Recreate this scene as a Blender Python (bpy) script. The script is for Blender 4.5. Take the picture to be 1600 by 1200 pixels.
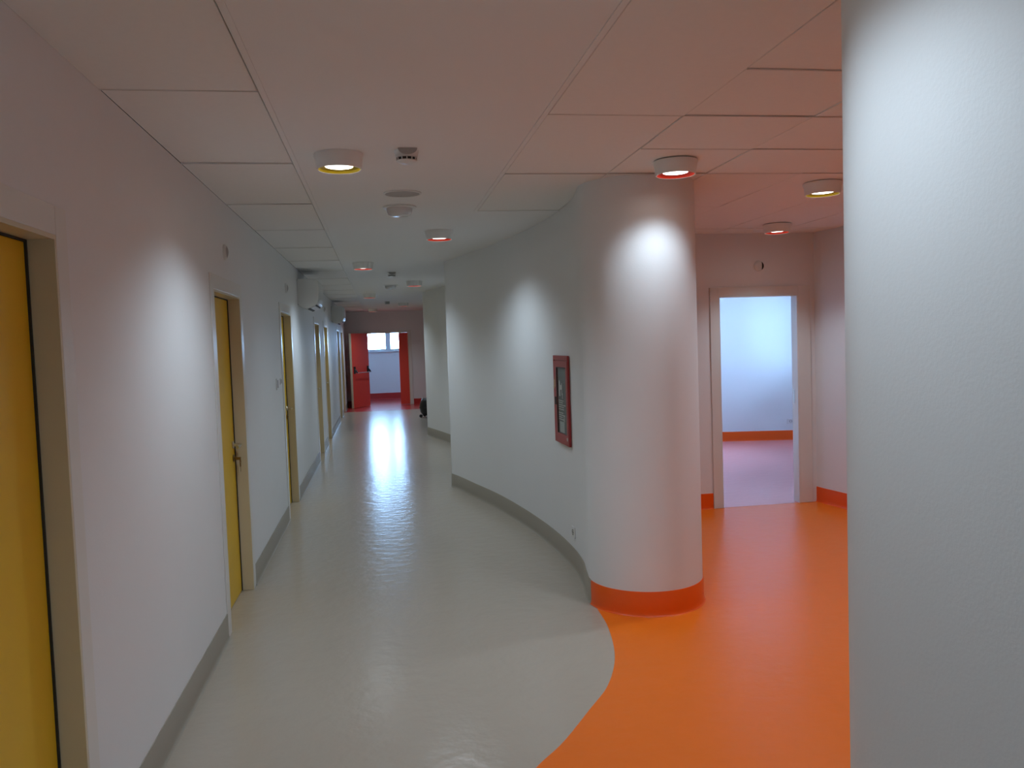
import bpy, bmesh, math, random
from mathutils import Vector, Matrix

for o in list(bpy.data.objects):
    bpy.data.objects.remove(o, do_unlink=True)
scn = bpy.context.scene
col = scn.collection
random.seed(4)

# ------------------------------------------------------------------ camera
FPX, YAW, PITCH, ROLL, CAMH = 1271.68, 0.15873, -0.053237, -0.034218, 1.6748
_f = Vector((math.sin(YAW)*math.cos(PITCH), math.cos(YAW)*math.cos(PITCH), math.sin(PITCH)))
_r0 = Vector((math.cos(YAW), -math.sin(YAW), 0)); _u0 = _r0.cross(_f)
_r = math.cos(ROLL)*_r0 + math.sin(ROLL)*_u0
_u = -math.sin(ROLL)*_r0 + math.cos(ROLL)*_u0
cd = bpy.data.cameras.new('camera'); cam = bpy.data.objects.new('camera', cd); col.objects.link(cam)
cd.sensor_fit = 'HORIZONTAL'; cd.sensor_width = 36.0; cd.lens = FPX/1600*36.0
cd.clip_start = 0.05; cd.clip_end = 200
cam.matrix_world = Matrix(((_r.x, _u.x, -_f.x, 0), (_r.y, _u.y, -_f.y, 0), (_r.z, _u.z, -_f.z, CAMH), (0, 0, 0, 1)))
scn.camera = cam

# ------------------------------------------------------------------ sky, exposure
SKY_COL, SKY_STR = (0.36, 0.61, 1.0), 38.0
SPOT_W, SPOT_COL, SPOT_HALF, SPOT_BLEND = 44.0, (0.70, 0.86, 1.0), 70.0, 0.75
DISC_STR = 6.0
w = bpy.data.worlds.new('daylight'); scn.world = w; w.use_nodes = True
bg = w.node_tree.nodes['Background']
bg.inputs[0].default_value = (*SKY_COL, 1); bg.inputs[1].default_value = SKY_STR
scn.view_settings.view_transform = 'Standard'
scn.view_settings.look = 'None'
scn.view_settings.gamma = 1.0
scn.view_settings.use_curve_mapping = False
scn.view_settings.exposure = 0.34

def portal(name, loc, rot, sx, sy):
    l = bpy.data.lights.new(name, 'AREA'); l.shape = 'RECTANGLE'; l.size = sx; l.size_y = sy
    l.cycles.is_portal = True
    o = bpy.data.objects.new(name, l); o.location = loc; o.rotation_euler = rot; col.objects.link(o)
portal('window_portal', (0.2, 25.64, 1.85), (math.radians(-90), 0, 0), 1.8, 0.7)
portal('window_portal', (6.70, 10.72, 1.62), (0, math.radians(90), 0), 1.35, 1.45)

# ------------------------------------------------------------------ materials
def s2l(c):
    return tuple((v/12.92 if v <= 0.04045 else ((v+0.055)/1.055)**2.4) for v in [x/255 for x in c])
MATS = {}
def mat(name, rgb, rough=0.5, noise=0.0, nscale=8.0, bump=0.0, bscale=60.0, metal=0.0, spec=0.5, coat=0.0, lin=None):
    m = bpy.data.materials.new(name); m.use_nodes = True; MATS[name] = m
    nt = m.node_tree; b = nt.nodes['Principled BSDF']
    c = lin if lin else s2l(rgb)
    b.inputs['Base Color'].default_value = (*c, 1); b.inputs['Roughness'].default_value = rough
    b.inputs['Metallic'].default_value = metal
    b.inputs['Specular IOR Level'].default_value = spec
    b.inputs['Coat Weight'].default_value = coat
    tc = nt.nodes.new('ShaderNodeTexCoord')
    if noise > 0:
        n = nt.nodes.new('ShaderNodeTexNoise'); n.inputs['Scale'].default_value = nscale; n.inputs['Detail'].default_value = 4
        r = nt.nodes.new('ShaderNodeMapRange'); r.inputs['To Min'].default_value = 1-noise; r.inputs['To Max'].default_value = 1+noise
        mx = nt.nodes.new('ShaderNodeMix'); mx.data_type = 'RGBA'; mx.blend_type = 'MULTIPLY'; mx.inputs['Factor'].default_value = 1
        mx.inputs['A'].default_value = (*c, 1)
        nt.links.new(tc.outputs['Object'], n.inputs['Vector']); nt.links.new(n.outputs['Fac'], r.inputs['Value'])
        nt.links.new(r.outputs['Result'], mx.inputs['B']); nt.links.new(mx.outputs['Result'], b.inputs['Base Color'])
    if bump > 0:
        n2 = nt.nodes.new('ShaderNodeTexNoise'); n2.inputs['Scale'].default_value = bscale; n2.inputs['Detail'].default_value = 3
        bp = nt.nodes.new('ShaderNodeBump'); bp.inputs['Strength'].default_value = bump; bp.inputs['Distance'].default_value = 0.01
        nt.links.new(tc.outputs['Object'], n2.inputs['Vector']); nt.links.new(n2.outputs['Fac'], bp.inputs['Height'])
        nt.links.new(bp.outputs['Normal'], b.inputs['Normal'])
    return m
def emat(name, rgb, strength):
    m = bpy.data.materials.new(name); m.use_nodes = True; MATS[name] = m
    b = m.node_tree.nodes['Principled BSDF']
    b.inputs['Base Color'].default_value = (0.8, 0.8, 0.8, 1)
    b.inputs['Emission Color'].default_value = (*rgb, 1); b.inputs['Emission Strength'].default_value = strength
    return m
WALL = mat('white_wall_paint', None, 0.6, 0.015, 3, 0.05, 120, lin=(0.81, 0.81, 0.81), spec=0.2)
CEIL = mat('ceiling_paint', None, 0.8, 0.01, 3, lin=(0.86, 0.85, 0.84), spec=0.2)
TILE = mat('ceiling_tile', None, 0.75, 0.02, 30, 0.06, 300, lin=(0.88, 0.86, 0.83), spec=0.2)
PLEN = mat('seam_shade_backing', None, 0.8, lin=(0.02, 0.018, 0.016))  # backing above the tiles, painted near-black so open seams look shaded
WHITEF = mat('white_frame_paint', None, 0.3, 0.01, 5, lin=(0.76, 0.74, 0.70))
CREAM = mat('cream_bounce_paint', None, 0.3, 0.01, 5, lin=(0.68, 0.60, 0.43))  # cream paint with yellow bounce off the door leaves mixed into it
FLOORM = mat('grey_beige_vinyl', None, 0.22, 0.02, 2.5, 0.35, 11, lin=(0.47, 0.405, 0.33), spec=0.38)
ORANGE = mat('orange_vinyl', None, 0.32, 0.02, 2.5, 0.25, 11, lin=(0.92, 0.19, 0.014), spec=0.2)
REDF = mat('red_vinyl', None, 0.22, 0.02, 2.5, 0.03, 14, lin=(0.52, 0.045, 0.04))
BASEG = mat('taupe_vinyl_base', None, 0.4, lin=(0.34, 0.305, 0.245))
BASEO = mat('orange_vinyl_base', None, 0.35, lin=(0.9, 0.11, 0.003))
BASER = mat('red_vinyl_base', None, 0.35, lin=(0.50, 0.03, 0.025))
YELLOW = mat('yellow_laminate', None, 0.38, 0.02, 6, lin=(0.82, 0.50, 0.008))
REDD = mat('red_door_paint', None, 0.4, 0.02, 6, lin=(0.80, 0.075, 0.045))
REDC = mat('cabinet_red', None, 0.4, 0.02, 12, lin=(0.36, 0.035, 0.035))
BLACK = mat('black_plastic', None, 0.45, lin=(0.012, 0.012, 0.013))
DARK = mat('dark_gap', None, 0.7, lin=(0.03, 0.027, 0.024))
STEEL = mat('satin_steel', None, 0.28, metal=1.0, lin=(0.62, 0.60, 0.56))
BRASS = mat('aged_brass', None, 0.35, metal=1.0, lin=(0.32, 0.20, 0.08))
WPLAST = mat('white_plastic', None, 0.35, lin=(0.76, 0.76, 0.74))
LAMPW = mat('lamp_white', None, 0.5, lin=(0.88, 0.88, 0.86))
GLOSSW = mat('glossy_white_plastic', None, 0.1, lin=(0.68, 0.69, 0.70))
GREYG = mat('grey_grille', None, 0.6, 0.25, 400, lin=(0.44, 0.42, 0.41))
LYEL = mat('yellow_reflector', None, 0.3, lin=(0.34, 0.24, 0.006))
LRED = mat('red_reflector', None, 0.3, lin=(0.48, 0.022, 0.006))
DISC = emat('led_disc', (1.0, 0.96, 0.88), DISC_STR)
PVC = mat('window_pvc', None, 0.35, lin=(0.62, 0.66, 0.70))
CABIN = mat('cabinet_inside', None, 0.6, lin=(0.05, 0.045, 0.045))
PRINT = mat('white_print', None, 0.6, lin=(0.55, 0.55, 0.52))
TAG = mat('buff_tag', None, 0.6, lin=(0.55, 0.36, 0.22))
GREYS = mat('grey_screen_print', None, 0.6, lin=(0.20, 0.20, 0.20))
gm = bpy.data.materials.new('clear_glass'); gm.use_nodes = True; MATS['glass'] = gm
_nt = gm.node_tree; _nt.nodes.remove(_nt.nodes['Principled BSDF'])
_t = _nt.nodes.new('ShaderNodeBsdfTransparent'); _t.inputs[0].default_value = (0.96, 0.98, 0.98, 1)
_g = _nt.nodes.new('ShaderNodeBsdfGlossy'); _g.inputs['Roughness'].default_value = 0.03
_fr = _nt.nodes.new('ShaderNodeFresnel'); _mx = _nt.nodes.new('ShaderNodeMixShader')
_nt.links.new(_fr.outputs[0], _mx.inputs[0]); _nt.links.new(_t.outputs[0], _mx.inputs[1]); _nt.links.new(_g.outputs[0], _mx.inputs[2])
_nt.links.new(_mx.outputs[0], _nt.nodes['Material Output'].inputs['Surface'])
GLASS = gm
DULLG = gm.copy(); DULLG.name = 'dull_glass'
DULLG.node_tree.nodes['Glossy BSDF'].inputs['Roughness'].default_value = 0.35
for l in list(DULLG.node_tree.links):
    if l.from_node.type == 'FRESNEL': DULLG.node_tree.links.remove(l)
[n for n in DULLG.node_tree.nodes if n.type == 'MIX_SHADER'][0].inputs[0].default_value = 0.10

# ------------------------------------------------------------------ helpers
def box(bm, a, b):
    x0, y0, z0 = a; x1, y1, z1 = b
    v = [bm.verts.new(p) for p in ((x0,y0,z0),(x1,y0,z0),(x1,y1,z0),(x0,y1,z0),(x0,y0,z1),(x1,y0,z1),(x1,y1,z1),(x0,y1,z1))]
    for f in ((3,2,1,0),(4,5,6,7),(0,1,5,4),(1,2,6,5),(2,3,7,6),(3,0,4,7)):
        bm.faces.new([v[i] for i in f])
def BM(): return bmesh.new()
def boxes(*bs):
    bm = BM()
    for a, b in bs: box(bm, a, b)
    return bm
def mesh_of(name, bm, m, smooth=False, bevel=0.0, seg=2):
    if bevel > 0:
        bmesh.ops.bevel(bm, geom=list(bm.edges), offset=bevel, segments=seg, affect='EDGES', profile=0.6, clamp_overlap=True)
    bmesh.ops.recalc_face_normals(bm, faces=list(bm.faces))
    me = bpy.data.meshes.new(name); bm.to_mesh(me); bm.free()
    for p in me.polygons: p.use_smooth = bool(smooth)
    if smooth:
        try: me.set_sharp_from_angle(angle=math.radians(38))
        except Exception: pass
    me.materials.append(m); return me
def obj(name, me, parent=None, loc=None):
    o = bpy.data.objects.new(name, me); col.objects.link(o)
    if parent: o.parent = parent
    if loc: o.location = loc
    return o
def part(name, bm, m, parent=None, smooth=False, bevel=0.0, seg=2, label=None):
    o = obj(name, mesh_of(name, bm, m, smooth, bevel, seg), parent)
    if label: o['label'] = label
    return o
def tag(o, label, cat, group=None, kind=None):
    o['label'] = label; o['category'] = cat
    if group: o['group'] = group
    if kind: o['kind'] = kind
    return o
def empty(name, loc=(0, 0, 0), rotz=0.0):
    o = bpy.data.objects.new(name, None); col.objects.link(o); o.location = loc; o.rotation_euler = (0, 0, rotz)
    o.empty_display_size = 0.1; return o
def copy_tree(o, parent=None):
    c = o.copy(); col.objects.link(c); c.parent = parent
    for ch in list(o.children): copy_tree(ch, c)
    return c
def lathe(bm, prof, n=40, cap_first=False, cap_last=False, center=(0, 0), a0=0.0, a1=2*math.pi):
    full = abs(a1-a0-2*math.pi) < 1e-6
    rings = []
    for r, z in prof:
        ring = []
        for i in range(n if full else n+1):
            t = a0+(a1-a0)*i/n
            ring.append(bm.verts.new((center[0]+r*math.cos(t), center[1]+r*math.sin(t), z)))
        rings.append(ring)
    for a, b in zip(rings[:-1], rings[1:]):
        L = len(a)
        for i in range(L if full else L-1):
            j = (i+1) % L
            bm.faces.new((a[i], a[j], b[j], b[i]))
    if cap_first: bm.faces.new(rings[0])
    if cap_last: bm.faces.new(rings[-1])
    return rings
def tube(bm, pts, r, n=10):
    pts = [Vector(p) for p in pts]; rings = []
    for i, p in enumerate(pts):
        d = (pts[min(i+1, len(pts)-1)]-pts[max(i-1, 0)]).normalized()
        a = d.cross(Vector((0, 0, 1)))
        if a.length < 1e-3: a = d.cross(Vector((1, 0, 0)))
        a.normalize(); b = d.cross(a)
        rings.append([bm.verts.new(p+a*r*math.cos(2*math.pi*k/n)+b*r*math.sin(2*math.pi*k/n)) for k in range(n)])
    for a, b in zip(rings[:-1], rings[1:]):
        for k in range(n): bm.faces.new((a[k], a[(k+1) % n], b[(k+1) % n], b[k]))
    bm.faces.new(rings[0]); bm.faces.new(rings[-1])
def catmull(pts, sub=8):
    out = []
    P = [Vector(p) for p in pts]; P = [2*P[0]-P[1]]+P+[2*P[-1]-P[-2]]
    for i in range(1, len(P)-2):
        for k in range(sub):
            t = k/sub
            a, b, c, d = P[i-1], P[i], P[i+1], P[i+2]
            out.append(0.5*((2*b)+(c-a)*t+(2*a-5*b+4*c-d)*t*t+(3*b-a-3*c+d)*t*t*t))
    out.append(P[-2]); return [(v.x, v.y) for v in out]
def prism(bm, poly, z0, z1, caps=True):
    lo = [bm.verts.new((x, y, z0)) for x, y in poly]; hi = [bm.verts.new((x, y, z1)) for x, y in poly]
    n = len(poly)
    for i in range(n):
        j = (i+1) % n; bm.faces.new((lo[i], lo[j], hi[j], hi[i]))
    if caps: bm.faces.new(lo); bm.faces.new(hi)
def sheet(poly, z0, z1):
    bm = BM(); prism(bm, poly, z0, z1); bm.normal_update()
    bmesh.ops.triangulate(bm, faces=[f for f in bm.faces if len(f.verts) > 4]); return bm
def coved(bm, path, side, h=0.15, t=0.006):
    """skirting swept along a plan path; side = +1 sticks out to the left of travel, -1 to the right"""
    prof = [(0.0, h), (t*0.6, h), (t, h-0.004), (t, 0.03), (t+0.002, 0.012), (t+0.005, 0.005), (t+0.010, 0.0015), (0.0, 0.0015)]
    P = [Vector(p) for p in path]; rows = []
    for i, p in enumerate(P):
        d = (P[min(i+1, len(P)-1)]-P[max(i-1, 0)]).normalized(); n = Vector((-d.y, d.x))*side
        rows.append([bm.verts.new((p.x+n.x*a, p.y+n.y*a, z)) for a, z in prof])
    for a, b in zip(rows[:-1], rows[1:]):
        for k in range(len(prof)-1): bm.faces.new((a[k], a[k+1], b[k+1], b[k]))
    bm.faces.new(rows[0]); bm.faces.new(rows[-1])

LX = -0.946          # face of the left wall
HC = 2.616           # ceiling height
YE = 22.9            # end wall of the corridor
YB = 7.33            # back wall of the orange lobby
WT = 0.17            # wall thickness

# ------------------------------------------------------------------ floor
o = part('floor', boxes(((-3.2, -3.2, -0.12), (7.6, 26.2, 0.0))), FLOORM)
tag(o, 'glossy grey-beige vinyl floor running down the long corridor', 'floor', kind='structure')
seam = catmull([(1.30, 4.97), (1.262, 4.86), (1.233, 4.491), (1.15, 4.07), (1.017, 3.733), (0.858, 3.49), (0.681, 3.233), (0.534, 3.06),
                (0.40, 2.85), (0.33, 2.55), (0.37, 2.2), (0.55, 1.85), (0.80, 1.66), (1.05, 1.58)], 8)
o = part('floor', sheet(seam+[(1.3, 1.45), (7.3, 1.2), (7.3, 13.0), (2.8, 13.0), (2.8, 7.6), (1.7, 7.6), (1.7, 4.97)], -0.01, 0.0012), ORANGE)
tag(o, 'glossy orange vinyl floor with a curved edge in the side lobby', 'floor', kind='structure')
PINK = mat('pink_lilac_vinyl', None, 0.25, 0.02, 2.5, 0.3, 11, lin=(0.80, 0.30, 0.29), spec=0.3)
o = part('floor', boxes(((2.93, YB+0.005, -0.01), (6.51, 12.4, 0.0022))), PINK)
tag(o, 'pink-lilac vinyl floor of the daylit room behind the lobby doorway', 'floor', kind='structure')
o = part('floor', boxes(((-3.1, 21.0, -0.01), (3.2, 25.9, 0.0012))), REDF)
tag(o, 'red vinyl floor at the far end of the corridor by the red doors', 'floor', kind='structure')

# ------------------------------------------------------------------ doors on the left wall
DW, DH = 0.88, 2.035
DOORS = [1.75, 4.96, 8.19, 12.30, 14.28, 18.60, 20.35]
def build_door():
    """opening from y=0 to y=DW, wall face at x=0, corridor towards +x"""
    root = empty('door_1')
    cw, cp = 0.088, 0.007
    bm = BM()      # casing on the wall face
    box(bm, (0, -cw, 0.002), (cp, 0, DH+cw)); box(bm, (0, DW, 0.002), (cp, DW+cw, DH+cw)); box(bm, (0, 0, DH), (cp, DW, DH+cw))
    part('casing', bm, WHITEF, root, bevel=0.003)
    bm = BM()      # lining of the reveal
    box(bm, (-WT, 0, 0.002), (cp-0.001, 0.014, DH)); box(bm, (-WT, DW-0.014, 0.002), (cp-0.001, DW, DH)); box(bm, (-WT, 0.014, DH-0.014), (cp-0.001, DW-0.014, DH))
    part('jamb', bm, CREAM, root)
    bm = BM()      # dark rubber seal between leaf and lining
    box(bm, (-0.110, 0.0145, 0.004), (-0.069, 0.022, DH-0.0145)); box(bm, (-0.110, DW-0.022, 0.004), (-0.069, DW-0.0145, DH-0.0145))
    box(bm, (-0.110, 0.022, DH-0.021), (-0.069, DW-0.022, DH-0.0145))
    part('seal', bm, DARK, root)
    leaf = part('leaf', boxes(((-0.115, 0.0225, 0.006), (-0.075, DW-0.0225, DH-0.0215))), YELLOW, root, bevel=0.002)
    hz, hy = 1.03, DW-0.085
    bm = BM(); rings = lathe(bm, [(0.024, 0), (0.026, 0.004), (0.024, 0.008), (0.011, 0.010), (0.010, 0.05)], 20, True, True)
    bmesh.ops.rotate(bm, verts=bm.verts, cent=(0, 0, 0), matrix=Matrix.Rotation(math.pi/2, 3, 'Y'))
    bmesh.ops.translate(bm, verts=bm.verts, vec=(-0.0745, hy, hz))
    tube(bm, [(-0.031, hy+0.004, hz), (-0.023, hy-0.004, hz), (-0.019, hy-0.03, hz), (-0.019, hy-0.10, hz-0.002), (-0.023, hy-0.125, hz-0.004)], 0.0095, 12)
    part('handle', bm, STEEL, leaf, smooth=True, label='satin steel lever handle')
    bm = BM(); lathe(bm, [(0.024, 0), (0.026, 0.004), (0.022, 0.007), (0.009, 0.0075), (0.009, 0.016)], 20, True, True)
    bmesh.ops.rotate(bm, verts=bm.verts, cent=(0, 0, 0), matrix=Matrix.Rotation(math.pi/2, 3, 'Y'))
    bmesh.ops.translate(bm, verts=bm.verts, vec=(-0.0745, hy, hz-0.09))
    part('lock_rosette', bm, BRASS, leaf, smooth=True)
    return root, leaf, hy, hz
door, leaf0, HY, HZ = build_door()
door_names = ['yellow door in a cream frame nearest the camera, cut by the left edge',
              'yellow door with steel lever and a key in its lock, second from the camera',
              'cream framed door just before the first wall air conditioner, third from the camera',
              'cream framed door past the first wall air conditioner, fourth from the camera',
              'cream framed door under the ceiling between the two air conditioners, fifth from the camera',
              'cream framed door beyond the second air conditioner, sixth from the camera',
              'cream framed door closest to the red fire doors on the left wall']
for i, y0 in enumerate(DOORS):
    d = copy_tree(door) if i < len(DOORS)-1 else door
    d.name = 'door_%d' % (i+1); d.location = (LX, y0, 0)
    tag(d, door_names[i], 'door', 'doors along the left wall', 'structure')
    if i == 0:
        for ch in d.children:
            if ch.name.startswith('leaf'):
                for g in ch.children: g.scale = (1, -1, 1); g.location = (0, DW, 0)
    if i == 1:
        lf = [c for c in d.children if c.name.startswith('leaf')][0]
        bm = BM(); box(bm, (-0.060, HY-0.0015, HZ-0.105), (-0.028, HY+0.0015, HZ-0.085)); box(bm, (-0.033, HY-0.011, HZ-0.118), (-0.026, HY+0.011, HZ-0.085))
        part('key', bm, BRASS, lf, bevel=0.001)
        bm = BM(); tube(bm, [(-0.029+0.004*math.cos(t), HY+0.009*math.cos(t), HZ-0.118+0.009*math.sin(t)) for t in [k*2*math.pi/14 for k in range(15)]], 0.0012, 6)
        box(bm, (-0.033, HY-0.010, HZ-0.150), (-0.027, HY+0.010, HZ-0.122)); box(bm, (-0.031, HY-0.003, HZ-0.185), (-0.029, HY+0.003, HZ-0.150))
        part('spare_key', bm, BRASS, lf)

# left wall in one piece with the openings left out
bm = BM(); yprev = -3.0
for y0 in DOORS:
    box(bm, (LX-WT, yprev, 0.0), (LX, y0, HC)); box(bm, (LX-WT, y0, DH), (LX, y0+DW, HC)); yprev = y0+DW
box(bm, (LX-WT, yprev, 0.0), (LX, YE, HC))
tag(part('wall_left', bm, WALL), 'long white corridor wall with the row of yellow doors', 'wall', kind='structure')
tag(part('wall_outer', boxes(((LX-WT-0.06, -3.0, 0.0), (LX-WT-0.006, YE, HC))), WALL), 'white wall panel closing the openings behind the doors', 'wall', kind='structure')
segs = []; yp = -2.98
for y0 in DOORS:
    segs.append((yp, y0-0.088)); yp = y0+DW+0.088
segs.append((yp, YE-0.01))
bl = ['behind the camera before the nearest yellow door', 'between the nearest two yellow doors', 'between the second and third doors', 'under the first wall air conditioner',
      'between the fourth and fifth doors', 'under the second wall air conditioner', 'between the last two doors', 'after the last door by the red fire door']
for i, (a, b) in enumerate(segs):
    if i == 0: continue
    bm = BM(); coved(bm, [(LX, a), (LX, b)], -1, 0.145)
    tag(part('baseboard_left', bm, BASEG, smooth=True), 'taupe coved skirting on the left wall '+bl[i], 'baseboard', 'taupe skirting of the left wall', 'structure')

# ------------------------------------------------------------------ curved walls on the right
def arc(cx, cy, r, a0, a1, n):
    return [(cx+r*math.cos(math.radians(a0+(a1-a0)*k/n)), cy+r*math.sin(math.radians(a0+(a1-a0)*k/n))) for k in range(n+1)]
NC = (1.612, 4.948); NR = 0.36
corr = catmull([(0.785, 9.375), (0.838, 9.183), (0.935, 8.75), (1.106, 7.989), (1.228, 7.215), (1.308, 6.467), (1.336, 5.80), (1.318, 5.40), (1.275, 5.12), (1.254, 4.99)], 8)
nose = arc(NC[0], NC[1], NR, 180, 360, 40)
far_c = [(1.98, 9.60), (0.86, 9.56), (0.80, 9.53), (0.768, 9.48), (0.766, 9.43)]
polyA = corr+nose[1:]+[(1.972, 5.4), (1.972, YB)]+far_c
bm = BM(); prism(bm, polyA, 0.0, HC, False)
tag(part('wall_right', bm, WALL, smooth=True), 'white curved wall with rounded end, carrying the red hose cabinet', 'wall', kind='structure')
k_or = 3
bm = BM(); coved(bm, [far_c[-2], far_c[-1]]+corr+nose[1:2], -1, 0.15)
tag(part('baseboard_right', bm, BASEG, smooth=True), 'taupe skirting following the curved wall below the hose cabinet', 'baseboard', kind='structure')
bm = BM(); coved(bm, nose[1:]+[(1.972, 5.4), (1.972, YB)], -1, 0.15)
tag(part('baseboard_right', bm, BASEO, smooth=True), 'orange skirting around the rounded end of the curved wall', 'baseboard', kind='structure')

corrB = catmull([(0.80, 14.87), (0.86, 14.62), (0.95, 14.2), (1.098, 13.47), (1.22, 12.8), (1.26, 12.2), (1.22, 11.9)], 8)
noseB = arc(1.57, 11.9, 0.35, 180, 360, 24)
far_b = [(1.92, 15.05), (0.90, 15.03), (0.83, 15.0), (0.80, 14.96), (0.796, 14.91)]
bm = BM(); prism(bm, corrB+noseB[1:]+far_b, 0.0, HC, False)
tag(part('wall_right', bm, WALL, smooth=True), 'white curved wall farther down the corridor past the hose cabinet wall', 'wall', kind='structure')
bm = BM(); coved(bm, [far_b[-2], far_b[-1]]+corrB, -1, 0.15)
tag(part('baseboard_right', bm, BASEG, smooth=True), 'taupe skirting on the farther curved wall', 'baseboard', kind='structure')

NN = (1.375, 1.522)
near = arc(NN[0], NN[1], 0.38, 180, 0, 40)
bm = BM(); prism(bm, [(1.25, -2.95), (1.08, 0.3), (0.997, 1.2)]+near+[(1.78, 1.25), (5.1, 1.15), (5.1, -2.95)], 0.0, HC, False)
tag(part('wall_near', bm, WALL, smooth=True), 'white rounded wall end filling the right edge of the view', 'wall', kind='structure')
bm = BM(); coved(bm, [(1.25, -2.95), (1.08, 0.3), (0.997, 1.2)]+near[:22], 1, 0.15)
tag(part('baseboard_near', bm, BASEG, smooth=True), 'taupe skirting around the near rounded wall', 'baseboard', kind='structure')

# lobby back wall with its doorway, side wall, rooms behind
OX0, OX1, OH = 3.172, 3.985, 2.03
BT = 0.09
bm = boxes(((1.975, YB, 0), (OX0, YB+BT, HC)), ((OX1, YB, 0), (6.9, YB+BT, HC)), ((OX0, YB, OH), (OX1, YB+BT, HC)))
tag(part('wall_back', bm, WALL), 'white back wall of the orange lobby with an open doorway', 'wall', kind='structure')
side = [(4.16, YB), (4.17, 7.22), (4.24, 6.8), (4.42, 6.0), (4.75, 4.8), (4.95, 3.2), (4.95, 1.16)]
bm = BM(); prism(bm, side+[(5.2, 1.16), (5.2, YB)], 0, HC, False)
tag(part('wall_side', bm, WALL), 'white side wall at the right of the orange lobby', 'wall', kind='structure')
bm = BM(); coved(bm, side, 1 if False else -1, 0.15)
tag(part('baseboard_side', bm, BASEO), 'orange skirting on the lobby side wall right of the doorway', 'baseboard', kind='structure')
bm = BM(); coved(bm, [(1.99, YB), (OX0-0.085, YB)], -1, 0.15)
tag(part('baseboard_back', bm, BASEO), 'orange skirting on the lobby back wall left of the doorway', 'baseboard', kind='structure')
root = empty('door_8', (0, 0, 0)); tag(root, 'open doorway with white frame in the orange lobby', 'doorway', kind='structure')
bm = boxes(((OX0-0.082, YB-0.014, 0.002), (OX0, YB, OH+0.08)), ((OX1, YB-0.014, 0.002), (OX1+0.125, YB, OH+0.08)), ((OX0, YB-0.014, OH), (OX1, YB, OH+0.08)))
part('casing', bm, WHITEF, root, bevel=0.003)
bm = boxes(((OX0, YB-0.013, 0.002), (OX0+0.016, YB+BT+0.008, OH)), ((OX1-0.016, YB-0.013, 0.002), (OX1, YB+BT+0.008, OH)), ((OX0+0.016, YB-0.013, OH-0.016), (OX1-0.016, YB+BT+0.008, OH)))
part('jamb', bm, WHITEF, root)
part('strike_plate', boxes(((OX1-0.019, YB+0.05, 0.97), (OX1-0.0165, YB+0.075, 1.10))), STEEL, root)

def rline(x): return 11.89-(x-5.16)*0.232
bm = BM(); prism(bm, [(2.7, rline(2.7)), (7.0, rline(7.0)), (7.0, rline(7.0)+0.2), (2.7, rline(2.7)+0.2)], 0, HC)
tag(part('wall_room', bm, WALL), 'white far wall of the daylit room seen through the lobby doorway', 'wall', kind='structure')
bm = BM(); coved(bm, [(2.95, rline(2.95)), (6.51, rline(6.51))], -1, 0.15)
tag(part('baseboard_room', bm, BASEO), 'orange skirting inside the daylit room behind the lobby', 'baseboard', kind='structure')
tag(part('wall_room', boxes(((2.75, YB+BT, 0), (2.92, 12.4, HC))), WALL), 'white left wall of the daylit room behind the lobby', 'wall', kind='structure')
RX, wy0, wy1, wz0, wz1 = 6.52, 10.0, 11.45, 0.95, 2.3
bm = boxes(((RX, YB+BT, 0), (RX+0.25, wy0, HC)), ((RX, wy1, 0), (RX+0.25, 11.7, HC)), ((RX, wy0, 0), (RX+0.25, wy1, wz0)), ((RX, wy0, wz1), (RX+0.25, wy1, HC)))
tag(part('wall_room', bm, WALL), 'white window wall of the daylit room behind the lobby', 'wall', kind='structure')
def window(name, label, bars, panes, sill):
    r = empty(name); tag(r, label, 'window', kind='structure')
    part('frame', boxes(*bars), PVC, r, bevel=0.004)
    for p in panes: part('pane', boxes(p), GLASS, r)
    part('sill', boxes(sill), PVC, r, bevel=0.004)
    return r
xa, xb = RX+0.10, RX+0.16
window('window_2', 'wide window in the room behind the lobby doorway',
       [((xa, wy0, wz0), (xb, wy0+.06, wz1)), ((xa, wy1-.06, wz0), (xb, wy1, wz1)), ((xa, wy0+.06, wz0), (xb, wy1-.06, wz0+.06)), ((xa, wy0+.06, wz1-.06), (xb, wy1-.06, wz1)),
        ((xa, 10.85, wz0+.06), (xb, 10.95, wz1-.06))],
       [((xa+.025, wy0+.06, wz0+.06), (xa+.033, 10.85, wz1-.06)), ((xa+.025, 10.95, wz0+.06), (xa+.033, wy1-.06, wz1-.06))],
       ((RX-0.04, wy0-.03, wz0-0.03), (xa, wy1+.03, wz0-0.002)))

# corridor end wall with the red fire doors
EX0, EX1, EH = -0.365, 0.785, 2.02
bm = boxes(((-3.0, YE, 0), (EX0, YE+WT, HC)), ((EX1, YE, 0), (3.0, YE+WT, HC)), ((EX0, YE, EH), (EX1, YE+WT, HC)))
tag(part('wall_end', bm, WALL), 'white end wall of the corridor around the red fire doors', 'wall', kind='structure')
for a, b, l in ((LX+0.01, EX0-0.07, 'left'), (EX1+0.085, 2.7, 'right')):
    bm = BM(); coved(bm, [(a, YE), (b, YE)], -1, 0.15)
    tag(part('baseboard_end', bm, BASER), 'red skirting on the end wall, %s of the red doors' % l, 'baseboard', kind='structure')
root = empty('door_9'); tag(root, 'red double fire door at the corridor end with one leaf open', 'fire door', kind='structure')
bm = boxes(((EX0-0.07, YE-0.014, 0.002), (EX0, YE, EH+0.05)), ((EX1, YE-0.014, 0.002), (EX1+0.08, YE, EH+0.05)), ((EX0, YE-0.014, EH), (EX1, YE, EH+0.05)))
part('casing', bm, WHITEF, root, bevel=0.002)
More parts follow.
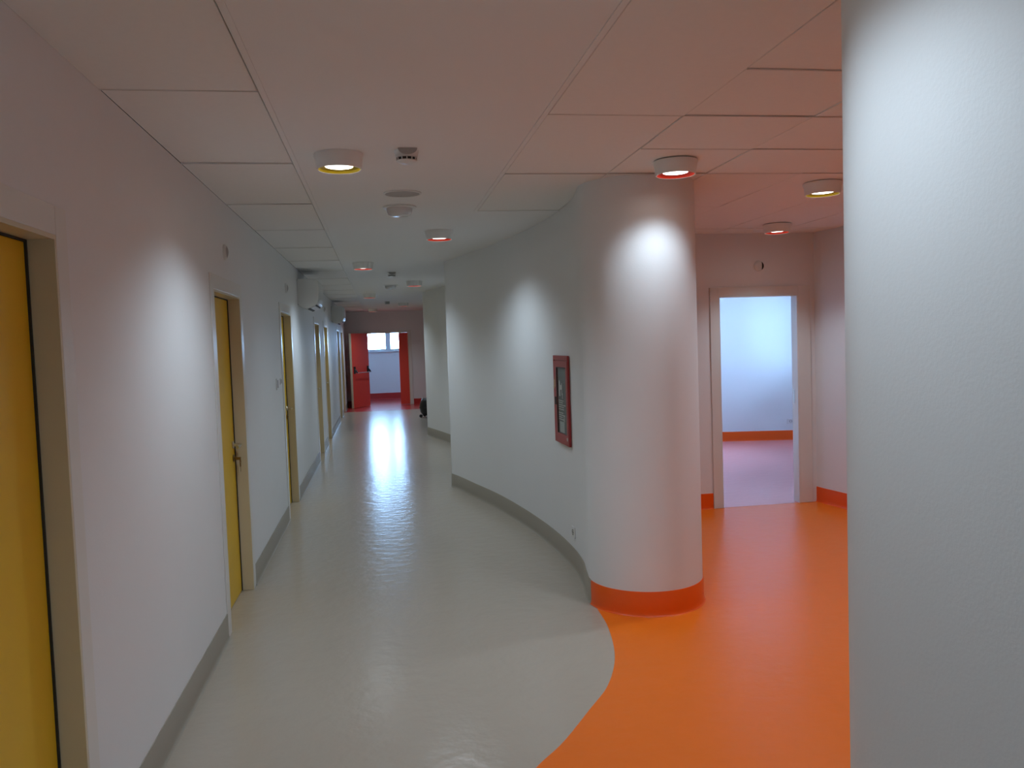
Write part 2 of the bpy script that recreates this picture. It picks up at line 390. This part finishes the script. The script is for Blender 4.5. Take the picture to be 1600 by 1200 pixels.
bm = boxes(((EX0, YE-0.013, 0.002), (EX0+0.02, YE+WT, EH)), ((EX1-0.02, YE-0.013, 0.002), (EX1, YE+WT, EH)), ((EX0+0.02, YE-0.013, EH-0.02), (EX1-0.02, YE+WT, EH)))
part('jamb', bm, CREAM, root)
part('narrow_leaf', boxes(((0.512, YE+0.0, 0.008), (EX1-0.021, YE+0.05, EH-0.022))), REDD, root, bevel=0.003, label='narrow closed red leaf')
# open leaf, swung towards the camera; local x runs from hinge to free edge, local y out of its visible face
LW = 0.86; hinge = Vector((EX0+0.01, YE-0.03)); free = Vector((-0.775, 22.14))
ang = math.atan2(free.y-hinge.y, free.x-hinge.x)
lf = part('open_leaf', boxes(((0.0, -0.03, 0.008), (LW, 0.03, EH-0.01))), REDD, root, bevel=0.003, label='wide red leaf standing open with a panic bar')
lf.location = (hinge.x, hinge.y, 0); lf.rotation_euler = (0, 0, ang)
part('edge_strip', boxes(((LW-0.001, -0.031, 0.008), (LW+0.006, 0.031, EH-0.01))), CREAM, lf)
bz = 1.02
for x0 in (0.06, LW-0.12):
    bm = boxes(((x0, 0.031, bz-0.09), (x0+0.06, 0.065, bz+0.10)))
    tube(bm, [(x0+0.03, 0.05, bz+0.03), (x0+0.03, 0.10, bz-0.02), (x0+0.03, 0.13, bz-0.07)], 0.022, 10)
    part('panic_bar_mount', bm, BLACK, lf, bevel=0.004)
bm = BM(); tube(bm, [(0.09, 0.125, bz-0.07), (LW-0.09, 0.125, bz-0.07)], 0.012, 12)
part('panic_bar', bm, STEEL, lf, smooth=True)

# room beyond the fire doors
FY = 25.5; fx0, fx1, fz0, fz1 = -0.70, 1.10, 1.5, 2.2
bm = boxes(((-3.0, FY, 0), (fx0, FY+0.25, HC)), ((fx1, FY, 0), (3.2, FY+0.25, HC)), ((fx0, FY, 0), (fx1, FY+0.25, fz0)), ((fx0, FY, fz1), (fx1, FY+0.25, HC)))
tag(part('wall_far', bm, WALL), 'white window wall of the room beyond the red fire doors', 'wall', kind='structure')
tag(part('wall_far', boxes(((-3.15, YE+WT, 0), (-2.98, FY, HC))), WALL), 'white left wall of the room beyond the fire doors', 'wall', kind='structure')
tag(part('wall_far', boxes(((3.0, 15.0, 0), (3.17, FY, HC))), WALL), 'white right wall closing the far end of the corridor', 'wall', kind='structure')
tag(part('wall_far', boxes(((1.93, 15.0, 0), (3.0, 15.17, HC))), WALL), 'white wall linking the farther curved wall to the right side', 'wall', kind='structure')
tag(part('wall_far', boxes(((2.58, 9.55, 0), (2.74, 15.0, HC))), WALL), 'white wall at the back of the second lobby', 'wall', kind='structure')
tag(part('wall_far', boxes(((1.97, 9.50, 0), (2.76, 9.66, HC))), WALL), 'white return wall behind the curved wall', 'wall', kind='structure')
tag(part('wall_front', boxes(((LX-WT, -3.2, 0), (5.2, -2.96, HC))), WALL), 'white wall closing the corridor behind the camera', 'wall', kind='structure')
bm = BM(); coved(bm, [(-2.9, FY), (2.95, FY)], -1, 0.19)
tag(part('baseboard_far', bm, BASER), 'red skirting under the window beyond the fire doors', 'baseboard', kind='structure')
ya, yb = FY+0.06, FY+0.12
window('window_1', 'bright window seen through the open red fire doors',
       [((fx0, ya, fz0), (fx0+.06, yb, fz1)), ((fx1-.06, ya, fz0), (fx1, yb, fz1)), ((fx0+.06, ya, fz0), (fx1-.06, yb, fz0+.05)), ((fx0+.06, ya, fz1-.06), (fx1-.06, yb, fz1)),
        ((0.165, ya-0.01, fz0+.05), (0.32, yb, fz1-.06))],
       [((fx0+.06, ya+.025, fz0+.05), (0.165, ya+.033, fz1-.06)), ((0.32, ya+.025, fz0+.05), (fx1-.06, ya+.033, fz1-.06))],
       ((fx0-0.05, FY-0.06, fz0-0.045), (fx1+0.05, ya, fz0-0.002)))

# ------------------------------------------------------------------ ceiling
HB = HC+0.018
c = part('ceiling', boxes(((-3.2, -3.2, HB), (7.6, 26.2, HB+0.12))), PLEN)
tag(c, 'off-white suspended ceiling with tiles beside a smooth plaster band', 'ceiling', kind='structure')
XB0, XB1 = -0.400, 0.7317
band = [(XB0+0.004, -3.0), (XB1-0.004, -3.0), (XB1-0.004, 5.872), (1.99, 5.872), (1.99, YB), (2.75, YB), (2.75, 9.5), (3.0, 9.5), (3.0, YE), (XB0+0.004, YE)]
part('plaster_band', sheet(band, HC-0.004, HB), CEIL, c)
part('plaster_band', boxes(((-3.0, YE+WT, HC-0.004), (3.1, FY, HB))), CEIL, c)
part('plaster_band', boxes(((2.92, YB+BT, HC-0.004), (6.52, 12.5, HB))), CEIL, c)
# slim metal edge trim along the band
for x in (XB0, XB1):
    y1 = YE if x < 0 else 5.872
    part('edge_trim', boxes(((x+0.004 if x < 0 else x-0.026, -3.0, HC-0.0075), (x+0.026 if x < 0 else x-0.004, y1, HC-0.004))), CEIL, c)
GAP = 0.0028
TEE = mat('seam_shade_paint', None, 0.7, lin=(0.68, 0.65, 0.61))  # added strips, tinted darker to stand in for shade along the tile seams
tm = {}
def tee(x0, x1, y):
    k = round(x1-x0, 3)
    if k not in tm: tm[k] = mesh_of('seam_shade_tee', boxes(((-(x1-x0)/2, -0.0045, -0.0022), ((x1-x0)/2, 0.0045, 0.0004))), TEE)
    obj('seam_shade_tee', tm[k], c, ((x0+x1)/2, y, HC-0.0022))
pm = {}
def panel(x0, x1, y0, y1):
    key = (round(x1-x0, 3), round(y1-y0, 3))
    if key not in pm:
        bm = boxes(((-(x1-x0)/2+GAP, -(y1-y0)/2+GAP, 0), ((x1-x0)/2-GAP, (y1-y0)/2-GAP, HB-HC-0.0005)))
        pm[key] = mesh_of('ceiling_panel', bm, TILE, bevel=0.002, seg=1)
    o = obj('ceiling_panel', pm[key], c, ((x0+x1)/2, (y0+y1)/2, HC+random.uniform(-0.002, 0.002)))
    o.rotation_euler = (random.uniform(-.002, .002), random.uniform(-.003, .003), 0)
y = 3.128-1.2*5
while y < YE-0.05:
    panel(LX-GAP, XB0, y, min(y+1.2, YE)); tee(LX+0.001, XB0-0.002, y) if y > -2 else None; y += 1.2
ry = 2.783
for a, b in ((ry-1.2, ry-0.6+1.2), (ry+.6, ry+1.8), (ry+1.8, 5.872)):
    panel(XB1, XB1+0.6, a, b)
panel(XB1, XB1+0.6, ry-2.4, ry-1.2)
for yy in (ry+.6, ry+1.8, 5.866): tee(XB1+0.002, XB1+0.598, yy)
for j in range(1, 7):
    x0 = XB1+0.6*j
    for k in range(-3, 3): panel(x0, x0+0.6, ry+0.6*k, ry+0.6*(k+1))
    for k in range(0, 4): tee(x0+0.002, x0+0.598, ry+0.6*k)
    ys = [ry+1.8, ry+3.0, ry+4.2, YB] if x0 > 1.9 else [ry+1.8, 5.872]
    for a, b in zip(ys[:-1], ys[1:]): panel(x0, x0+0.6, a, b)

# ------------------------------------------------------------------ ceiling lamps
def build_lamp():
    r = empty('ceiling_downlight')
    bm = BM(); lathe(bm, [(0.118, 0.0), (0.119, -0.006), (0.113, -0.03), (0.109, -0.066), (0.107, -0.072), (0.103, -0.074), (0.101, -0.072)], 48, True)
    part('housing', bm, LAMPW, r, smooth=True)
    bm = BM(); lathe(bm, [(0.101, -0.0725), (0.096, -0.062), (0.085, -0.057), (0.068, -0.0555)], 48)
    rf = part('reflector', bm, LYEL, r, smooth=True)
    bm = BM(); lathe(bm, [(0.068, -0.0555), (0.067, -0.059), (0.050, -0.0615), (0.025, -0.0625), (0.0, -0.063)], 40)
    part('led_disc', bm, DISC, r, label='glowing white lamp disc')
    return r
lamp = build_lamp()
red_ref = None
LAMPS = [(-0.161, 4.112, 'y', 'round white downlight with yellow reflector above the nearest beige floor', 0),
         (0.527, 6.875, 'r', 'round white downlight with red reflector in front of the curved wall beyond the smoke detector', 0),
         (-0.153, 9.421, 'r', 'round white downlight with red reflector, third down the corridor on the left', 0),
         (0.542, 12.323, 'r', 'round white downlight with faint red reflector beside the far emergency light', 0),
         (-0.156, 15.126, 'r', 'round white downlight with dim red reflector far down the corridor on the left', 0),
         (0.557, 18.673, 'r', 'round white downlight on the right, last before the end wall lamp', 0),
         (-0.155, 21.35, 'r', 'round white downlight right before the end wall with the red doors', 0),
         (1.617, 4.257, 'r', 'round white downlight with red reflector in front of the rounded wall end', 1),
         (2.833, 4.873, 'y', 'round white downlight with yellow reflector over the orange lobby', 1),
         (3.479, 6.734, 'r', 'round white downlight with red reflector above the lobby doorway', 1),
         (2.25, 2.75, 'y', 'unseen downlight with yellow reflector added in the lobby behind the near rounded wall', 1),  # unseen lamp added to throw more light on the orange floor
         (0.53, 1.42, 'r', 'round white downlight above the camera beside the near rounded wall', 0),
         (-0.155, -1.40, 'r', 'round white downlight behind the camera', 0)]
for i, (x, y, kcol, lab, lob) in enumerate(LAMPS):
    l = lamp if i == 0 else copy_tree(lamp)
    l.location = (x, y, HC-0.0042)
    tag(l, lab, 'ceiling lamp', 'downlights over the orange lobby' if lob else 'downlights along the corridor')
    if kcol == 'r':
        rf = [ch for ch in l.children if ch.name.startswith('reflector')][0]
        if red_ref is None:
            red_ref = rf.data.copy(); red_ref.materials[0] = LRED
        rf.data = red_ref
    sp = bpy.data.lights.new('downlight_beam', 'SPOT'); sp.energy = SPOT_W*{(1.617, 4.257): 0.40, (0.53, 1.42): 0.58, (2.25, 2.75): 0.85, (0.527, 6.875): 0.8, (3.479, 6.734): 0.7}.get((x, y), 1.0); sp.color = SPOT_COL
    sp.spot_size = math.radians(2*{(1.617, 4.257): 66.0, (3.479, 6.734): 55.0}.get((x, y), SPOT_HALF)); sp.spot_blend = 0.6 if (x, y) == (1.617, 4.257) else SPOT_BLEND; sp.shadow_soft_size = 0.055
    so = bpy.data.objects.new('downlight_beam', sp); col.objects.link(so)
    so.location = (x, y, HC-0.086)

# smoke detectors
def build_detector():
    r = empty('smoke_detector')
    bm = BM(); lathe(bm, [(0.058, 0), (0.058, -0.012), (0.055, -0.016), (0.054, -0.03), (0.050, -0.034)], 36, True)
    part('base', bm, WPLAST, r, smooth=True)
    bm = BM()
    for k in range(12):
        t0 = 2*math.pi*k/12+0.06; t1 = 2*math.pi*(k+1)/12-0.06
        lathe(bm, [(0.0475, -0.036), (0.0455, -0.047)], 4, a0=t0, a1=t1)
    part('vent', bm, DARK, r)
    bm = BM(); lathe(bm, [(0.046, -0.033), (0.043, -0.048)], 36, True)
    for k in range(12):
        t = 2*math.pi*k/12
        m = Matrix.Rotation(t, 4, 'Z'); b2 = BM(); box(b2, (0.043, -0.002, -0.049), (0.050, 0.002, -0.033)); b2.transform(m)
        me = bpy.data.meshes.new('t'); b2.to_mesh(me); b2.free(); bm.from_mesh(me); bpy.data.meshes.remove(me)
    part('vent_cage', bm, WPLAST, r)
    bm = BM(); lathe(bm, [(0.050, -0.048), (0.048, -0.053), (0.030, -0.060), (0.0, -0.062)], 36, True)
    part('cap', bm, WPLAST, r, smooth=True)
    # half-round plate hanging in front of the detector head
    bm = BM(); N = 20; fr = []; bk = []
    for k in range(N+1):
        t = math.pi+math.pi*k/N; pz = (0.046*math.cos(t), 0.030*math.sin(t))
        fr.append(bm.verts.new((pz[0], -0.0645, pz[1]))); bk.append(bm.verts.new((pz[0], -0.0585, pz[1])))
    bm.faces.new(fr); bm.faces.new(bk[::-1])
    for k in range(N+1): bm.faces.new((fr[k], fr[(k+1) % (N+1)], bk[(k+1) % (N+1)], bk[k]))
    o = part('half_round_plate', bm, GREYG, r); o.location = (0.004, 0, -0.0005)
    return r
det = build_detector()
for i, (x, y, lab) in enumerate([(0.165, 4.03, 'small white smoke detector with dark vents beside the nearest yellow downlight'),
                                 (0.188, 10.75, 'tiny smoke detector on the ceiling in front of the far emergency light'),
                                 (0.192, 17.95, 'tiny smoke detector on the ceiling closest to the red doors')]):
    d = det if i == 0 else copy_tree(det)
    d.location = (x, y, HC-0.0042); tag(d, lab, 'smoke detector', 'smoke detectors along the corridor ceiling')
# flush round grille
r = empty('ceiling_speaker', (0.176, 5.15, HC-0.0042)); tag(r, 'flat round grey grille set flush in the ceiling behind the smoke detector', 'ceiling speaker')
bm = BM(); lathe(bm, [(0.118, 0.0), (0.118, -0.005), (0.110, -0.008), (0.106, -0.006)], 48); part('rim', bm, WPLAST, r, smooth=True)
bm = BM(); lathe(bm, [(0.106, -0.006), (0.06, -0.007), (0.0, -0.007)], 48); part('grille', bm, GREYG, r, smooth=True)
# emergency lights: low drum with glossy lower dome
def build_emerg():
    r = empty('emergency_light')
    bm = BM(); lathe(bm, [(0.115, 0), (0.116, -0.008), (0.108, -0.012), (0.088, -0.014)], 48, True); part('base_ring', bm, WPLAST, r, smooth=True)
    bm = BM(); lathe(bm, [(0.088, -0.013), (0.086, -0.04), (0.078, -0.062), (0.060, -0.074), (0.03, -0.079), (0.0, -0.080)], 48); part('dome', bm, GLOSSW, r, smooth=True)
    return r
em = build_emerg()
for i, (x, y, lab) in enumerate([(0.170, 5.66, 'white domed emergency light just behind the flat round ceiling grille'),
                                 (0.199, 13.0, 'white domed emergency light catching window glare far down the corridor')]):
    d = em if i == 0 else copy_tree(em)
    d.location = (x, y, HC-0.0042); d.scale = (1, 1, 0.82); tag(d, lab, 'emergency light', 'emergency lights along the corridor ceiling')

# ------------------------------------------------------------------ wall air conditioners
def build_ac():
    r = empty('air_conditioner'); L = 0.86
    prof = [(0.001, 2.20), (0.001, 2.475), (0.02, 2.492), (0.225, 2.492), (0.25, 2.484), (0.264, 2.46), (0.268, 2.40), (0.264, 2.26), (0.248, 2.205), (0.215, 2.175), (0.115, 2.138), (0.06, 2.15), (0.02, 2.175)]
    bm = BM(); a = [bm.verts.new((x, 0.0, z)) for x, z in prof]; b = [bm.verts.new((x, L, z)) for x, z in prof]
    n = len(prof)
    for i in range(n): bm.faces.new((a[i], a[(i+1) % n], b[(i+1) % n], b[i]))
    bm.faces.new(a); bm.faces.new(b)
    part('body', bm, WPLAST, r, smooth=True, bevel=0.003)
    bm = BM(); v = [bm.verts.new(p) for p in ((0.118, 0.05, 2.1365), (0.118, L-0.05, 2.1365), (0.150, L-0.05, 2.149), (0.150, 0.05, 2.149))]; bm.faces.new(v)
    o = bmesh.ops.extrude_face_region(bm, geom=list(bm.faces)); bmesh.ops.translate(bm, verts=[g for g in o['geom'] if isinstance(g, bmesh.types.BMVert)], vec=(0, 0, -0.003))
    part('air_slot', bm, DARK, r)
    bm = BM(); v = [bm.verts.new(p) for p in ((0.158, 0.04, 2.1505), (0.158, L-0.04, 2.1505), (0.212, L-0.04, 2.170), (0.212, 0.04, 2.170))]; bm.faces.new(v)
    o = bmesh.ops.extrude_face_region(bm, geom=list(bm.faces)); bmesh.ops.translate(bm, verts=[g for g in o['geom'] if isinstance(g, bmesh.types.BMVert)], vec=(0.001, 0, -0.006))
    part('louver', bm, WPLAST, r)
    bm = BM(); v = [bm.verts.new(p) for p in ((0.216, 0.04, 2.1725), (0.216, L-0.04, 2.1725), (0.232, L-0.04, 2.187), (0.232, 0.04, 2.187))]; bm.faces.new(v)
    o = bmesh.ops.extrude_face_region(bm, geom=list(bm.faces)); bmesh.ops.translate(bm, verts=[g for g in o['geom'] if isinstance(g, bmesh.types.BMVert)], vec=(0.001, 0, -0.002))
    part('front_slot', bm, DARK, r)
    part('back_plate', boxes(((0.0002, 0.015, 2.19), (0.006, L-0.015, 2.485))), DARK, r)
    return r
ac = build_ac()
for i, (y, lab) in enumerate([(10.0, 'white split air conditioner high on the left wall, nearer of the two'), (16.9, 'white split air conditioner high on the left wall, farther one near the red doors')]):
    d = ac if i == 0 else copy_tree(ac)
    d.location = (LX, y, 0); d.scale = (0.92, 1, 1); tag(d, lab, 'air conditioner', 'air conditioners on the left wall')

# ------------------------------------------------------------------ signal domes over the doors, switches, sockets
def build_dome():
    """round wall dome facing local +x"""
    r = empty('door_signal_lamp')
    R = Matrix.Rotation(math.pi/2, 3, 'Y')
    bm = BM(); lathe(bm, [(0.050, 0.0), (0.050, 0.006), (0.046, 0.014), (0.036, 0.022), (0.02, 0.027), (0.0, 0.028)], 32, True)
    bmesh.ops.rotate(bm, verts=bm.verts, cent=(0, 0, 0), matrix=R); part('cover', bm, WPLAST, r, smooth=True)
    bm = BM(); N = 14   # crescent on the cover: slit and shaded side painted as one dark shape
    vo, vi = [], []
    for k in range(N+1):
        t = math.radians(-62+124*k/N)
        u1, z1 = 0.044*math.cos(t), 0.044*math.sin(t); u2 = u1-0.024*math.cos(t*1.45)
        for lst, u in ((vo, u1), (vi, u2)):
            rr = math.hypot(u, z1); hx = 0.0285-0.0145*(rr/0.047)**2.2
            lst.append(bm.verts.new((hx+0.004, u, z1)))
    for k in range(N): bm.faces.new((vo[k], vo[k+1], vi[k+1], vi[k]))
    part('crescent_shade_slot', bm, DARK, r)
    return r
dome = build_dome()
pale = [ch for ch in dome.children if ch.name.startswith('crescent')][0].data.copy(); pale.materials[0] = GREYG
for i, (p, rz, lab) in enumerate([((LX, 5.39, 2.292), 0, 'small round white signal lamp above the yellow door with the key'),
                                  ((LX, 8.77, 2.30), 0, 'small round white signal lamp above the third door on the left'),
                                  ((LX, 14.60, 2.34), 0, 'small round white signal lamp between the two air conditioners'),
                                  ((3.592, YB, 2.304), -math.pi/2, 'small round signal lamp with dark crescent above the lobby doorway')]):
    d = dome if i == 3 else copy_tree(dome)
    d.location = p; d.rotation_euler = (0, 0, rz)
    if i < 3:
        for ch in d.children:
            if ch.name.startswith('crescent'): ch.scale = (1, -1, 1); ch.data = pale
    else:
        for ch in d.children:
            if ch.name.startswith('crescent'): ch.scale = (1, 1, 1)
    tag(d, lab, 'signal lamp', 'signal lamps above the doors')
def plate(name, w_, h_, holes):
    """wall plate facing local +x"""
    r = empty(name)
    part('frame', boxes(((0, -w_/2, -h_/2), (0.009, w_/2, h_/2))), WPLAST, r, bevel=0.003)
    if holes == 'switch':
        part('rocker', boxes(((0.0092, -w_*0.32, -h_*0.34), (0.013, w_*0.32, h_*0.34))), GLOSSW, r, bevel=0.002)
    else:
        bm = BM(); lathe(bm, [(0.021, 0.0), (0.021, 0.0012), (0.018, 0.0012), (0.018, 0.0002)], 24)
        bmesh.ops.rotate(bm, verts=bm.verts, cent=(0, 0, 0), matrix=Matrix.Rotation(math.pi/2, 3, 'Y')); bmesh.ops.translate(bm, verts=bm.verts, vec=(0.0092, 0, 0))
        part('socket_ring', bm, DARK, r)
        bm = BM()
        for s in (-1, 1):
            b2 = BM(); lathe(b2, [(0.0035, 0.0), (0.0035, 0.0012), (0.0, 0.0012)], 10)
            bmesh.ops.rotate(b2, verts=b2.verts, cent=(0, 0, 0), matrix=Matrix.Rotation(math.pi/2, 3, 'Y')); bmesh.ops.translate(b2, verts=b2.verts, vec=(0.0092, s*0.0095, 0))
            me = bpy.data.meshes.new('t'); b2.to_mesh(me); b2.free(); bm.from_mesh(me); bpy.data.meshes.remove(me)
        part('pin_holes', bm, DARK, r)
    return r
s = plate('light_switch', 0.085, 0.105, 'switch'); s.location = (LX, 7.66, 1.352)
tag(s, 'white light switch plate on the left wall before the third door, larger of two', 'switch', 'switches before the third door')
s = plate('light_switch', 0.055, 0.06, 'switch'); s.location = (LX, 7.93, 1.365)
tag(s, 'small white switch plate on the left wall right beside the third door frame', 'switch', 'switches before the third door')
s = plate('wall_socket', 0.082, 0.082, 'socket'); s.location = (1.334, 5.712, 0.27); s.rotation_euler = (0, 0, math.pi+0.02)
tag(s, 'white power socket low on the curved wall below the hose cabinet', 'socket')
s = plate('wall_socket', 0.12, 0.082, 'socket'); s.location = (6.19, rline(6.19), 0.29); s.rotation_euler = (0, 0, -math.pi/2-math.atan(0.232))
tag(s, 'white power socket low on the far wall of the daylit room', 'socket')

# ------------------------------------------------------------------ fire hose cabinet on the curved wall
p0, p1 = Vector((1.324, 6.135)), Vector((1.333, 5.695))     # far and near side on the wall
dv = (p1-p0); CWD = dv.length; ca = math.atan2(dv.y, dv.x)
r = empty('fire_hose_cabinet', (p0.x-0.002, p0.y, 0.893), ca); r.scale = (1, 0.5, 1); tag(r, 'red wall-mounted fire hose cabinet with glass door on the curved wall', 'hose cabinet')
H = 0.658; D0, D1 = -0.03, 0.0     # local y: negative = out of the wall
# local x along the wall towards the camera, local -y faces the corridor
bm = boxes(((0, D0, 0), (0.008, D1, H)), ((CWD-0.008, D0, 0), (CWD, D1, H)), ((0.008, D0, 0), (CWD-0.008, D1, 0.008)), ((0.008, D0, H-0.008), (CWD-0.008, D1, H)), ((0.008, -0.006, 0.008), (CWD-0.008, 0.0, H-0.008)))
part('body', bm, REDC, r)
part('header', boxes(((0.0085, -0.032, H-0.034), (CWD-0.0085, -0.02, H-0.0085))), REDC, r, bevel=0.002)
gx0, gx1, gz0, gz1 = 0.105, CWD-0.055, 0.075, H-0.085
bm = boxes(((0.0085, -0.034, 0.0085), (gx0, -0.014, H-0.038)), ((gx1, -0.034, 0.0085), (CWD-0.0085, -0.014, H-0.038)), ((gx0, -0.034, 0.0085), (gx1, -0.014, gz0)), ((gx0, -0.034, gz1), (gx1, -0.014, H-0.038)))
dr = part('door', bm, REDC, r)
part('gasket', boxes(((gx0-0.004, -0.0365, gz0), (gx0+0.006, -0.026, gz1)), ((gx0+0.006, -0.0365, gz1-0.006), (gx1, -0.026, gz1))), BLACK, dr)
part('backing', boxes(((gx0+0.001, -0.012, gz0), (gx1-0.001, -0.0065, gz1))), GREYS, r)
part('pane', boxes(((gx0+0.006, -0.028, gz0), (gx1, -0.024, gz1-0.006))), DULLG, dr)
part('latch', boxes(((0.05, -0.046, 0.285), (0.088, -0.0345, 0.345))), BLACK, dr, bevel=0.004)
# pictogram and text lines printed on the pane, round sticker, hanging tag
bm = boxes(((0.165, -0.0295, 0.355), (0.205, -0.0282, 0.465)), ((0.205, -0.0295, 0.405), (0.245, -0.0282, 0.44)), ((0.245, -0.0295, 0.365), (0.262, -0.0282, 0.455)), ((0.175, -0.0295, 0.465), (0.192, -0.0282, 0.475)), ((0.262, -0.0295, 0.34), (0.276, -0.0282, 0.38)))
part('pictogram', bm, PRINT, dr)
bm = BM()
for k, (zz, ww) in enumerate([(0.32, 0.15), (0.305, 0.11), (0.288, 0.17), (0.272, 0.13), (0.255, 0.16), (0.228, 0.12), (0.212, 0.17), (0.196, 0.10), (0.18, 0.14)]):
    x = 0.145
    while x < 0.145+ww:
        wd = random.uniform(0.012, 0.034); box(bm, (x, -0.0295, zz), (x+wd, -0.0282, zz+0.007)); x += wd+0.006
part('text_lines', bm, PRINT, dr)
bm = boxes(((0.15, -0.021, 0.085), (0.29, -0.0125, 0.165)), ((0.27, -0.021, 0.165), (0.30, -0.0125, 0.21)))
part('hose_nozzle', bm, PRINT, r)
bm = BM(); lathe(bm, [(0.014, 0.0), (0.014, 0.001), (0.0, 0.001)], 20)
bmesh.ops.rotate(bm, verts=bm.verts, cent=(0, 0, 0), matrix=Matrix.Rotation(math.pi/2, 3, 'X')); bmesh.ops.translate(bm, verts=bm.verts, vec=(CWD-0.05, -0.0345, 0.05))
part('sticker', bm, PRINT, dr)
bm = BM(); tube(bm, [(0.06, -0.036, 0.50), (0.065, -0.042, 0.46), (0.05, -0.04, 0.44)], 0.002, 6); box(bm, (0.035, -0.041, 0.42), (0.075, -0.038, 0.475))
box(bm, (0.015, -0.040, 0.405), (0.05, -0.037, 0.43))
part('seal_tag', bm, TAG, dr)

# ------------------------------------------------------------------ black wheeled object at the far right
r = empty('wheeled_canister', (1.03, 18.55, 0)); tag(r, 'black rounded wheeled object partly hidden behind the farther curved wall', 'canister')
bm = BM(); lathe(bm, [(0.10, 0.045), (0.145, 0.06), (0.185, 0.12), (0.205, 0.22), (0.195, 0.32), (0.16, 0.40), (0.11, 0.435), (0.0, 0.445)], 32, True); part('body', bm, BLACK, r, smooth=True)
bm = BM(); lathe(bm, [(0.206, 0.215), (0.211, 0.225), (0.206, 0.235)], 32); part('band', bm, DARK, r, smooth=True)
for t in (-2.75, -1.2, 0.6, 2.0):
    bm = BM(); cx, cy = 0.20*math.cos(t), 0.20*math.sin(t)
    lathe(bm, [(0.0, -0.012), (0.034, -0.012), (0.038, -0.006), (0.038, 0.006), (0.034, 0.012), (0.0, 0.012)], 18)
    bmesh.ops.rotate(bm, verts=bm.verts, cent=(0, 0, 0), matrix=Matrix.Rotation(math.pi/2, 3, 'X')); bmesh.ops.translate(bm, verts=bm.verts, vec=(cx, cy, 0.041))
    wv = part('caster', bm, BLACK, r, smooth=True)
    part('caster_fork', boxes(((cx*0.6-0.012, cy*0.6-0.016, 0.05), (cx*0.95+0.012, cy*0.95+0.016, 0.062))), BLACK, wv)
bm = BM(); lathe(bm, [(0.02, 0.44), (0.022, 0.46), (0.018, 0.475), (0.0, 0.478)], 16, True); bmesh.ops.translate(bm, verts=bm.verts, vec=(-0.13, 0, -0.02)); part('top_knob', bm, WPLAST, r, smooth=True, label='small white knob')
